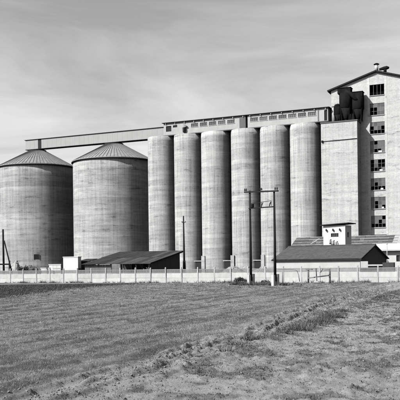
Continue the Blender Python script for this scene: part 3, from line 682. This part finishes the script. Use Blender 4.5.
def heap(name, px, Y, r, h, label, mat, n=130, cat='heap'):
    x, y, _ = at(px, 266, Y); q = random.Random(int(px * 10)); mb = MB(); n *= 3
    g = 26; vs = []; fs = []
    for iy in range(g + 1):
        for ix in range(g + 1):
            X = (ix / g * 2 - 1) * r * 1.25; Y_ = (iy / g * 2 - 1) * r * 1.25
            e = math.hypot(X, Y_) / r * (1 + 0.35 * (float(fbm(np.array(X + px), np.array(Y_), 0.9, 3)) - 0.47) * 2)
            z = h * max(0.0, 1 - e * e) * (0.55 + 0.9 * float(fbm(np.array(X + 2 * px), np.array(Y_), 1.3, 8))) + (q.uniform(0, 0.1) if e < 1 else -0.05)
            vs.append((X, Y_, z))
    for iy in range(g):
        for ix in range(g): a = iy * (g + 1) + ix; fs.append((a, a + 1, a + g + 2, a + g + 1))
    mb.add(vs, fs)
    for k in range(n):
        t = q.random(); a = q.uniform(0, 6.28); vv = q.choice(vs); s = q.uniform(0.05, 0.17)
        c = Vector(vv)
        if c.z < 0: continue
        cv = [c + Vector((q.uniform(.5,1)*s*dx, q.uniform(.5,1)*s*dy, q.uniform(.5,1)*s*dz)) for dx, dy, dz in ((1,0,0),(-1,0,0),(0,1,0),(0,-1,0),(0,0,1),(0,0,-1))]
        mb.add(cv, [(0,2,4),(2,1,4),(1,3,4),(3,0,4),(2,0,5),(1,2,5),(3,1,5),(0,3,5)])
    o = mb.build(name, mat, None, (x, y, 0)); return tag(o, label, cat)
heap('rubble_heap', 16.5, 116, 1.5, 2.9, 'tall pale rubble heap beside the strutted pole on the left', M['rubble'])
heap('rubble_heap', 31, 117, 2.3, 2.4, 'low dark rubble heap below the dark silo hatch', plain('cinders', 0.07, 0.95, 0.5, 4.0))
heap('rubble_heap', 234, 150, 3.0, 1.7, 'pale rubble heap at the foot of the slim silos left of the twin poles', M['rubble'], 200)
heap('rubble_heap', 245, 152, 2.6, 1.6, 'pale rubble heap at the silo foot just behind the left twin pole', M['rubble'], 200)
heap('rubble_heap', 262, 148, 2.4, 1.5, 'pale rubble heap at the silo foot seen between the twin poles', M['rubble'], 160)

def shrub(px, py, Y, r, h, label, n=500, mat=None, z0=0.0, name='shrub'):
    x, y, _ = at(px, py, Y); q = random.Random(int(px * 7 + h * 10)); lv = MB(); st = MB()
    lobes = [(q.uniform(-.7, .7) * r, q.uniform(-.7, .7) * r, h * q.uniform(0.35, 0.8), r * q.uniform(0.35, 0.6)) for _ in range(7)]
    for lx, ly, lz, lr in lobes: st.tube([(lx * 0.15, ly * 0.15, 0), (lx * 0.6, ly * 0.6, lz * 0.6), (lx, ly, lz)], [0.03, 0.02, 0.01], 5)
    for k in range(n):
        lx, ly, lz, lr = q.choice(lobes); v = Vector((q.gauss(0,1), q.gauss(0,1), q.gauss(0,1))).normalized() * lr * q.random() ** 0.4
        c = Vector((lx, ly, max(0.05, lz))) + v; c.z = max(0.03, c.z)
        a = Vector((q.gauss(0,1), q.gauss(0,1), q.gauss(0,1))).normalized() * q.uniform(0.05, 0.12); b = a.orthogonal().normalized() * a.length * 0.6
        lv.add([c - a, c + b, c + a, c - b], [(0,1,2,3)])
    t_ = thing(name, label, 'shrub', (x, y, z0)); lv.build('foliage', mat or M['leaf'], t_); st.build('stems', M['wood'], t_)
shrub(23.2, 266, 110, 0.9, 2.9, 'dark leafy bush between the two rubble heaps on the left', 600)
shrub(28.5, 266, 111, 0.6, 2.3, 'small dark bush right of the bush by the rubble heap', 350)
shrub(146, 266, 101, 0.45, 2.35, 'small bush showing above the wall in front of the open shed', 160, M['rubble'])

# ------------------------------------------------------------------ boundary wall
WS = []; PW = 2.33
wx, wy = at(197.8, 275, 94.7)[:2]
t_ = thing('boundary_wall', 'long white slab boundary wall with grille top running across the field edge', 'wall', (wx, wy, 0), -TH)
post = MB().box(-0.07, 0.07, -0.09, 0.09, 0, 2.02).add([(-0.07,-0.09,2.02),(0.07,-0.09,2.02),(0.07,0.09,2.02),(-0.07,0.09,2.02),(0,0,2.1)], [(0,1,4),(1,2,4),(2,3,4),(3,0,4)]).mesh('post', M['post'])
sl_m = [MB().box(0.075, PW - 0.075, -0.03, 0.03, 0, 0.64).mesh('slab', M['slab'])]
gr = MB(); gr.box(0.075, PW - 0.075, -0.028, 0.028, 0, 0.07); gr.box(0.075, PW - 0.075, -0.028, 0.028, 0.40, 0.47)
for j in range(15): x = 0.12 + j * (PW - 0.24) / 14; gr.box(x - 0.045, x + 0.045, -0.026, 0.026, 0.07, 0.40)
gr_m = gr.mesh('grille', M['grille'])
for j in range(-17, 15):
    p_ = inst('post', post, t_, (j * PW, 0, rs.uniform(-0.04, 0.03))); p_.rotation_euler = (rs.uniform(-.03,.03), rs.uniform(-.028,.028), 0)
    for k in range(2):
        q_ = inst('slab', sl_m[0], t_, (j * PW, rs.uniform(-0.015, 0.015), -0.02 + 0.66 * k)); q_.rotation_euler.y = rs.uniform(-0.004, 0.004)
    inst('grille', gr_m, t_, (j * PW, 0, 1.32))

# ------------------------------------------------------------------ poles
xa, ya, _ = at(250.9, 285, 79.3); xb, yb, _ = at(275.2, 286, 76.0)
mid_ = Vector(((xa + xb) / 2, (ya + yb) / 2, 0)); dv = Vector((xb - xa, yb - ya, 0)); hl = dv.length / 2; rzp = math.atan2(dv.y, dv.x)
t_ = thing('twin_pole', 'twin wooden power pole with crossarm on concrete stubs, in front of the wall', 'power pole', mid_, rzp)
for sx in (-1, 1):
    MB().tube([(sx * hl, 0, 0.55), (sx * hl + 0.02, 0, 5), (sx * hl, 0, 10.3 - 0.16 * sx)], [0.15, 0.13, 0.10], 12).build('pole', M['wood'], t_)
    MB().box(sx * hl - 0.42 * 1 if sx < 0 else sx * hl - 0.14, sx * hl + 0.14 if sx < 0 else sx * hl + 0.42, -0.16, 0.16, -0.1, 1.15).build('stub', M['post'], t_) if False else \
        MB().box(sx * hl - 0.19, sx * hl + 0.19, 0.14, 0.42, -0.2, 1.3).box(sx * hl - 0.19, sx * hl + 0.19, -0.38, -0.14, -0.2, 1.2).build('concrete_stub', M['slab'], t_)
MB().bar((-hl - 0.75, -0.16, 10.36), (hl + 0.82, -0.16, 10.0), 0.13, 0.15).build('crossarm', M['wood'], t_)
for x in (-hl - 0.68, -hl - 0.42, 0.0, 0.18, hl + 0.35, hl + 0.66):
    zi = 0.085 - (x + hl + 0.75) * 0.36 / (2 * hl + 1.57); MB().lathe([(0.02, 10.35 + zi), (0.02, 10.42 + zi), (0.08, 10.44 + zi), (0.09, 10.52 + zi), (0.05, 10.56 + zi), (0.07, 10.62 + zi), (0.03, 10.68 + zi)], 10, x, -0.16).build('insulator', M['porcelain'], t_)
MB().bar((-hl, -0.15, 8.5), (hl, -0.15, 8.4), 0.1, 0.12).build('crossarm', M['wood'], t_)
MB().bar((-hl + 0.3, -0.15, 9.02), (hl - 0.3, -0.15, 9.06), 0.05, 0.05).build('guard_rail', M['wood'], t_)
for x in (-hl + 0.32, -hl + 0.85, 0.1, hl - 0.32):
    MB().bar((x, -0.15, 8.5), (x, -0.15, 9.02), 0.04).build('stay', M['wood'], t_)
MB().box(-hl + 0.36, -hl + 0.78, -0.28, -0.06, 8.56, 8.95).build('switch_box', M['iron'], t_)
for x in (0.15, hl - 0.55):
    MB().tube([(x, -0.2, 8.5), (x + 0.12, -0.2, 8.8), (x + 0.3, -0.2, 8.98)], [0.05, 0.07, 0.03], 8).build('fuse', M['porcelain'], t_)

hx, hy, _ = at(184.2, 265, 112.0)
t_ = thing('lone_pole', 'thin lone dark wooden pole right of the open shed', 'pole', (hx, hy, 0), 0)
MB().tube([(0.02,0,0), (0,0,5), (-0.03,0,9.95)], [0.17, 0.14, 0.10], 10).build('pole', M['wood'], t_)
MB().bar((-0.28,-0.1,8.9), (0.28,-0.1,8.9), 0.08).build('crossarm', M['wood'], t_)
MB().tube([(0.02,0,0),(0.02,0,3.0)], [0.3, 0.19], 10).build('foot_sleeve', M['iron'], t_)
for x in (-0.24, 0.24): MB().lathe([(0.05,8.95),(0.07,9.05),(0.03,9.15)], 8, x, -0.1).build('insulator', M['porcelain'], t_)

hx, hy, _ = at(3.8, 266, 108.0)
t_ = thing('strutted_pole', 'dark wooden pole with leaning strut at the left edge', 'pole', (hx, hy, 0), 0)
MB().tube([(0,0,0), (-0.05,0,8.0)], [0.17, 0.13], 10).build('pole', M['wood'], t_)
MB().tube([(1.35,0,0.9), (0.1,0,6.3)], 0.10, 8).build('strut', M['wood'], t_)
MB().bar((-1.4,-0.16,2.75), (1.0,-0.16,2.75), 0.14, 0.22).build('crossbar', M['wood'], t_)
MB().box(-0.75, -0.55, -0.25, -0.05, 0, 3.3).box(0.8, 1.0, -0.25, -0.05, 0, 3.3).build('short_post', M['wood'], t_)

# ------------------------------------------------------------------ gate rack and bent pipe in front of the wall
hx, hy, _ = at(308.3, 280, 85.0); hx2, hy2, _ = at(329.8, 280, 82.2)
dv = Vector((hx2 - hx, hy2 - hy, 0)); Lg = dv.length
t_ = thing('wooden_rack', 'weathered wooden rail frame leaning before the white wall right of the twin pole', 'rail frame', (hx, hy, 0), math.atan2(dv.y, dv.x))
for x in (0, Lg): MB().tube([(x, 0, -0.1), (x + 0.02, 0, 1.75)], [0.11, 0.1], 8).build('post', M['greywood'], t_)
MB().bar((-0.3, -0.1, 1.62), (0.75, -0.1, 1.66), 0.1, 0.14).build('rail', M['greywood'], t_); MB().bar((0, -0.12, 0.62), (Lg, -0.12, 0.98), 0.08, 0.13).build('rail', M['greywood'], t_)
MB().bar((Lg - 0.75, -0.1, 1.58), (Lg + 0.05, -0.1, 1.62), 0.09, 0.12).build('rail', M['greywood'], t_)
MB().bar((Lg * 0.45, -0.16, 0.3), (Lg * 0.42, -0.16, 1.8), 0.08).build('upright', M['greywood'], t_)
MB().bar((Lg * 0.62, -0.16, 1.3), (Lg * 0.74, -0.16, 1.72), 0.07).build('brace', M['greywood'], t_)
pts = [at(277.5, 269.5, 84)] + [at(284, 269, 84), at(290, 269.2, 83.6), at(295, 269.8, 83.3), at(297.2, 271.2, 83.2), at(298.6, 275, 83.1), at(299.6, 281.6, 83)]
bp_ = MB().tube(pts, 0.045, 8); base = Vector((pts[-1][0], pts[-1][1], 0))
pts2 = [at(282.3, 269.3, 84.0), (at(282.3, 269.3, 84.0)[0], 84.0, 0)]
bp_.tube(pts2, 0.05, 8)
bp_.v = [tuple(Vector(v) - base) for v in bp_.v]
tag(bp_.build('bent_pipe', M['frame'], None, base), 'thin bent pipe rail arching before the wall beside the twin pole', 'pipe')

# ------------------------------------------------------------------ grass, weeds and clods (uncountable)
def grass_mat(name, lo, hi):
    m, nt, b = new_mat(name); a = N(nt, 'ShaderNodeAttribute', attribute_name='tone')
    v = math_n(nt, 'ADD', math_n(nt, 'MULTIPLY', a.outputs['Fac'], hi - lo), lo)
    nt.links.new(v, b.inputs['Base Color']); b.inputs['Roughness'].default_value = 0.9; b.inputs['Specular IOR Level'].default_value = 0.1
    return m
def tufts(x, y, h, spread, nb, name, mat, label, cat, wid=0.012, tone=None):
    n = len(x); tone = rng.random(n) if tone is None else tone
    X = np.repeat(x, nb); Y = np.repeat(y, nb); H = np.repeat(h, nb) * rng.uniform(0.45, 1.15, n*nb); T = np.clip(np.repeat(tone, nb) + rng.normal(0, 0.18, n*nb), 0, 1)
    S = np.repeat(np.broadcast_to(spread, (n,)), nb); a = rng.uniform(0, 2*math.pi, n*nb); rr = S * np.sqrt(rng.random(n*nb))
    bx = X + rr * np.cos(a); by = Y + rr * np.sin(a); bz = ground_z(bx, by) - 0.01
    lean = rng.uniform(0.2, 1.1, n*nb) * H; la = a + rng.normal(0, 0.8, n*nb)
    wa = rng.uniform(0, math.pi, n*nb); W = np.repeat(np.broadcast_to(wid, (n,)), nb) * rng.uniform(0.6, 1.4, n*nb)
    dx, dy = np.cos(wa) * W, np.sin(wa) * W
    v0 = np.stack([bx - dx, by - dy, bz], -1); v1 = np.stack([bx + dx, by + dy, bz], -1)
    v2 = np.stack([bx + lean * np.cos(la), by + lean * np.sin(la), bz + H], -1)
    V = np.stack([v0, v1, v2], 1).reshape(-1, 3); F = np.arange(len(V)).reshape(-1, 3)
    o = fast_mesh(name, V, F, mat, {'tone': np.repeat(T, 3)}); o['kind'] = 'stuff'; return tag(o, label, cat)
def sample(y0, y1, n, k=0.36):
    y = np.sqrt(rng.uniform(y0**2, y1**2, n)); x = rng.uniform(-k, k, n) * y + 0; return x, y
xs_, ys_, hs_, ws_ = [], [], [], []
for y0, y1, n, h, w in ((11, 22, 80000, 0.032, 0.004), (22, 40, 90000, 0.038, 0.006), (40, 65, 60000, 0.045, 0.010), (65, 94, 26000, 0.055, 0.018)):
    x, y = sample(y0, y1, n); q = field_q(x, y)
    wgt = np.clip(0.45 + 2.6 * (fbm(x*0.9, y*0.5, 0.9, 61) - 0.45) + 0.25 * rows(x, y, 0.8), 0.22, 1)
    keep = (q < 0.12 * rng.normal(0, 1, n)) & (x - edge(CXL, y) > 0.2) & (rng.random(n) < wgt)
    if y1 > 90: keep &= (y < 94.4 - 0.4327 * x - 0.4)
    xs_.append(x[keep]); ys_.append(y[keep]); hs_.append(np.full(keep.sum(), h) * np.exp(rng.normal(-0.1, 0.45, keep.sum()))); ws_.append(np.full(keep.sum(), w))
X_, Y_ = np.concatenate(xs_), np.concatenate(ys_)
tone = np.clip(0.9 * fbm(X_*0.9, Y_*0.5, 0.8, 91) + 0.7 * rng.random(len(X_)) - 0.2 + 0.2 * rows(X_, Y_, 1.7), 0, 1)
tufts(X_, Y_, np.concatenate(hs_), 0.10, 7, 'field_grass', grass_mat('field grass blades', 0.05, 0.24), 'short dull grass covering the field before the wall', 'grass', np.concatenate(ws_), tone)
# dark crop strip
x, y = sample(40, 92, 16000); k = (x - edge(CXL, y) < -0.2) & (y < 94.4 - 0.4327 * x - 0.4)
tufts(x[k], y[k], np.full(k.sum(), 0.14), 0.12, 5, 'crop_strip', grass_mat('dark crop blades', 0.03, 0.085), 'dark strip of low crop along the wall at left', 'crop', 0.02)
# thin grass on the track
x, y = sample(11, 62, 150000); tq = x - edge(TX, y)
k = (field_q(x, y) > 0.3) & (rng.random(len(x)) < np.clip((fbm(x*1.1, y*0.9, 1.5, 55) - 0.49) * 6, 0.05, 0.8) * np.clip((tq + 1.2), 0.25, 1))
tufts(x[k], y[k], rng.uniform(0.015, 0.05, k.sum()) * (1 + y[k] / 60), 0.08, 8, 'track_grass', grass_mat('thin track grass', 0.02, 0.13), 'thin matted grass on the bare track', 'grass', 0.006 + y[k] * 0.0002)
# long grass along the track
n = 1000; y = rng.uniform(19, 64, n); cl = np.clip((fbm(y*0.8, y*0, 1.0, 5) - 0.4) * 6, 0.06, 1); k = rng.random(n) < cl * np.clip((y - 14) / 8, 0.2, 1); y = y[k]
x = edge(TX, y) + rng.normal(0, 0.24, len(y)) + 0.9 * (fbm(y, y*0, 0.35, 8) - 0.47)
tufts(x, y, rng.uniform(0.07, 0.26, len(y)) * np.clip(1.25 - y / 90, 0.6, 1), 0.13, 26, 'long_grass', grass_mat('long grass blades', 0.02, 0.13), 'line of long dark grass tufts beside the bare track', 'grass', 0.006 + y * 0.00018)
# dead stems and straw lying on the bare earth
x, y = sample(11, 60, 90000); k = field_q(x, y) > 0.05; x, y = x[k], y[k]
tufts(x, y, rng.uniform(0.008, 0.03, len(x)) * (1 + y / 40), 0.06, 3, 'straw_litter', grass_mat('straw litter', 0.01, 0.2), 'straw and dead stems littering the bare track', 'straw', 0.007 + y * 0.0003)
# taller weeds scattered over the field
x, y = sample(13, 90, 1100); k = (field_q(x, y) < -0.3) & (x - edge(CXL, y) > 0.5) & (y < 93 - 0.4327 * x) & (rng.random(len(x)) < np.clip((fbm(x, y, 0.25, 97) - 0.4) * 5, 0.1, 1)); x, y = x[k], y[k]
tufts(x, y, rng.uniform(0.06, 0.16, len(x)), 0.12, 14, 'field_weeds', grass_mat('field weed blades', 0.02, 0.2), 'scattered taller weeds standing in the field', 'weeds', 0.005 + y * 0.0002)
# weeds at the wall foot and the twin pole
n = 700; s_ = rng.uniform(-38, 30, n); k = rng.random(n) < 0.15 + 0.85 * np.clip((fbm(s_*0.5, s_*0, 1, 19) - 0.45) * 5, 0, 1); s_ = s_[k]
x = wx + UX * s_ - 0.25 * 0.397 + rng.normal(0, 0.06, len(s_)); y = wy + UY * s_ - 0.3 - np.abs(rng.normal(0, 0.25, len(s_)))
px_, py_ = rng.normal(0, 1.2, 260), rng.normal(0, 0.5, 260)
px2 = np.concatenate([mid_.x + px_ * 1.3, mid_.x - 2.2 + rng.normal(0, 0.5, 160)]); py2 = np.concatenate([mid_.y + py_ - 0.43 * px_, mid_.y + 2.0 + rng.normal(0, 0.25, 160)])
x = np.concatenate([x, px2]); y = np.concatenate([y, py2])
tufts(x, y, rng.uniform(0.12, 0.5, len(x)), 0.14, 12, 'wall_weeds', grass_mat('weed blades', 0.025, 0.12), 'dark weeds along the foot of the wall and twin pole', 'weeds', 0.02)
shrub(237.5, 283, 86, 0.55, 0.9, 'dark weed clump before the wall left of the twin pole', 350)
shrub(243.5, 283, 85.5, 0.45, 0.8, 'dark weed clump touching the left twin pole stub', 260)
shrub(265, 285, 80, 0.5, 0.55, 'low weed clump between the twin pole stubs', 240)

def clods(x, y, s, name, mat, label):
    n = len(x); z = ground_z(x, y)
    d = np.array([(1,0,0),(-1,0,0),(0,1,0),(0,-1,0),(0,0,1),(0,0,-1)], float)
    jit = rng.uniform(0.45, 1.1, (n, 6, 1)); rot = rng.uniform(0, 6.28, n); c, sn = np.cos(rot), np.sin(rot)
    D = d[None] * jit + rng.normal(0, 0.12, (n, 6, 3)); D[..., 2] *= 0.6
    Vx = D[...,0]*c[:,None] - D[...,1]*sn[:,None]; Vy = D[...,0]*sn[:,None] + D[...,1]*c[:,None]
    V = np.stack([Vx, Vy, D[...,2]], -1) * s[:,None,None] + np.stack([x, y, z + 0.25*s], -1)[:,None]
    f = np.array([(0,2,4),(2,1,4),(1,3,4),(3,0,4),(2,0,5),(1,2,5),(3,1,5),(0,3,5)])
    F = (f[None] + (np.arange(n)*6)[:,None,None]).reshape(-1, 3)
    tn = np.repeat(rng.random(n), 6)
    o = fast_mesh(name, V.reshape(-1,3), F, mat, {'tone': tn}); o['kind'] = 'stuff'; return tag(o, label, 'clods')
cm = grass_mat('earth clods', 0.08, 0.18)
x, y = sample(11, 70, 250000); q = field_q(x, y); tq = x - edge(TX, y)
near = np.exp(-((q - 0.8) / 0.9) ** 2)
k = (q > -0.1) & (rng.random(len(x)) < np.clip(0.16 + 0.6 * near * (fbm(x, y, 0.7, 23) + 0.2) + 0.35 * np.clip((fbm(x*0.6, y*0.3, 0.8, 29) - 0.5) * 6, 0, 1), 0, 1))
clods(x[k], y[k], (np.exp(rng.normal(-4.45, 0.5, k.sum())) * (1 + 0.9 * near[k])).clip(0.005, 0.05), 'track_clods', cm, 'pale earth clods strewn over the bare track')
y = rng.uniform(45, 94, 2600); x = edge(CXL, y) + rng.normal(0.3, 1.1, 2600); k = y < 94 - 0.4327 * x - 0.5
clods(x[k], y[k], np.exp(rng.normal(-3.2, 0.5, k.sum())).clip(0.02, 0.12), 'strip_clods', grass_mat('dug clods', 0.03, 0.15), 'clods along the edge of the dark crop strip')
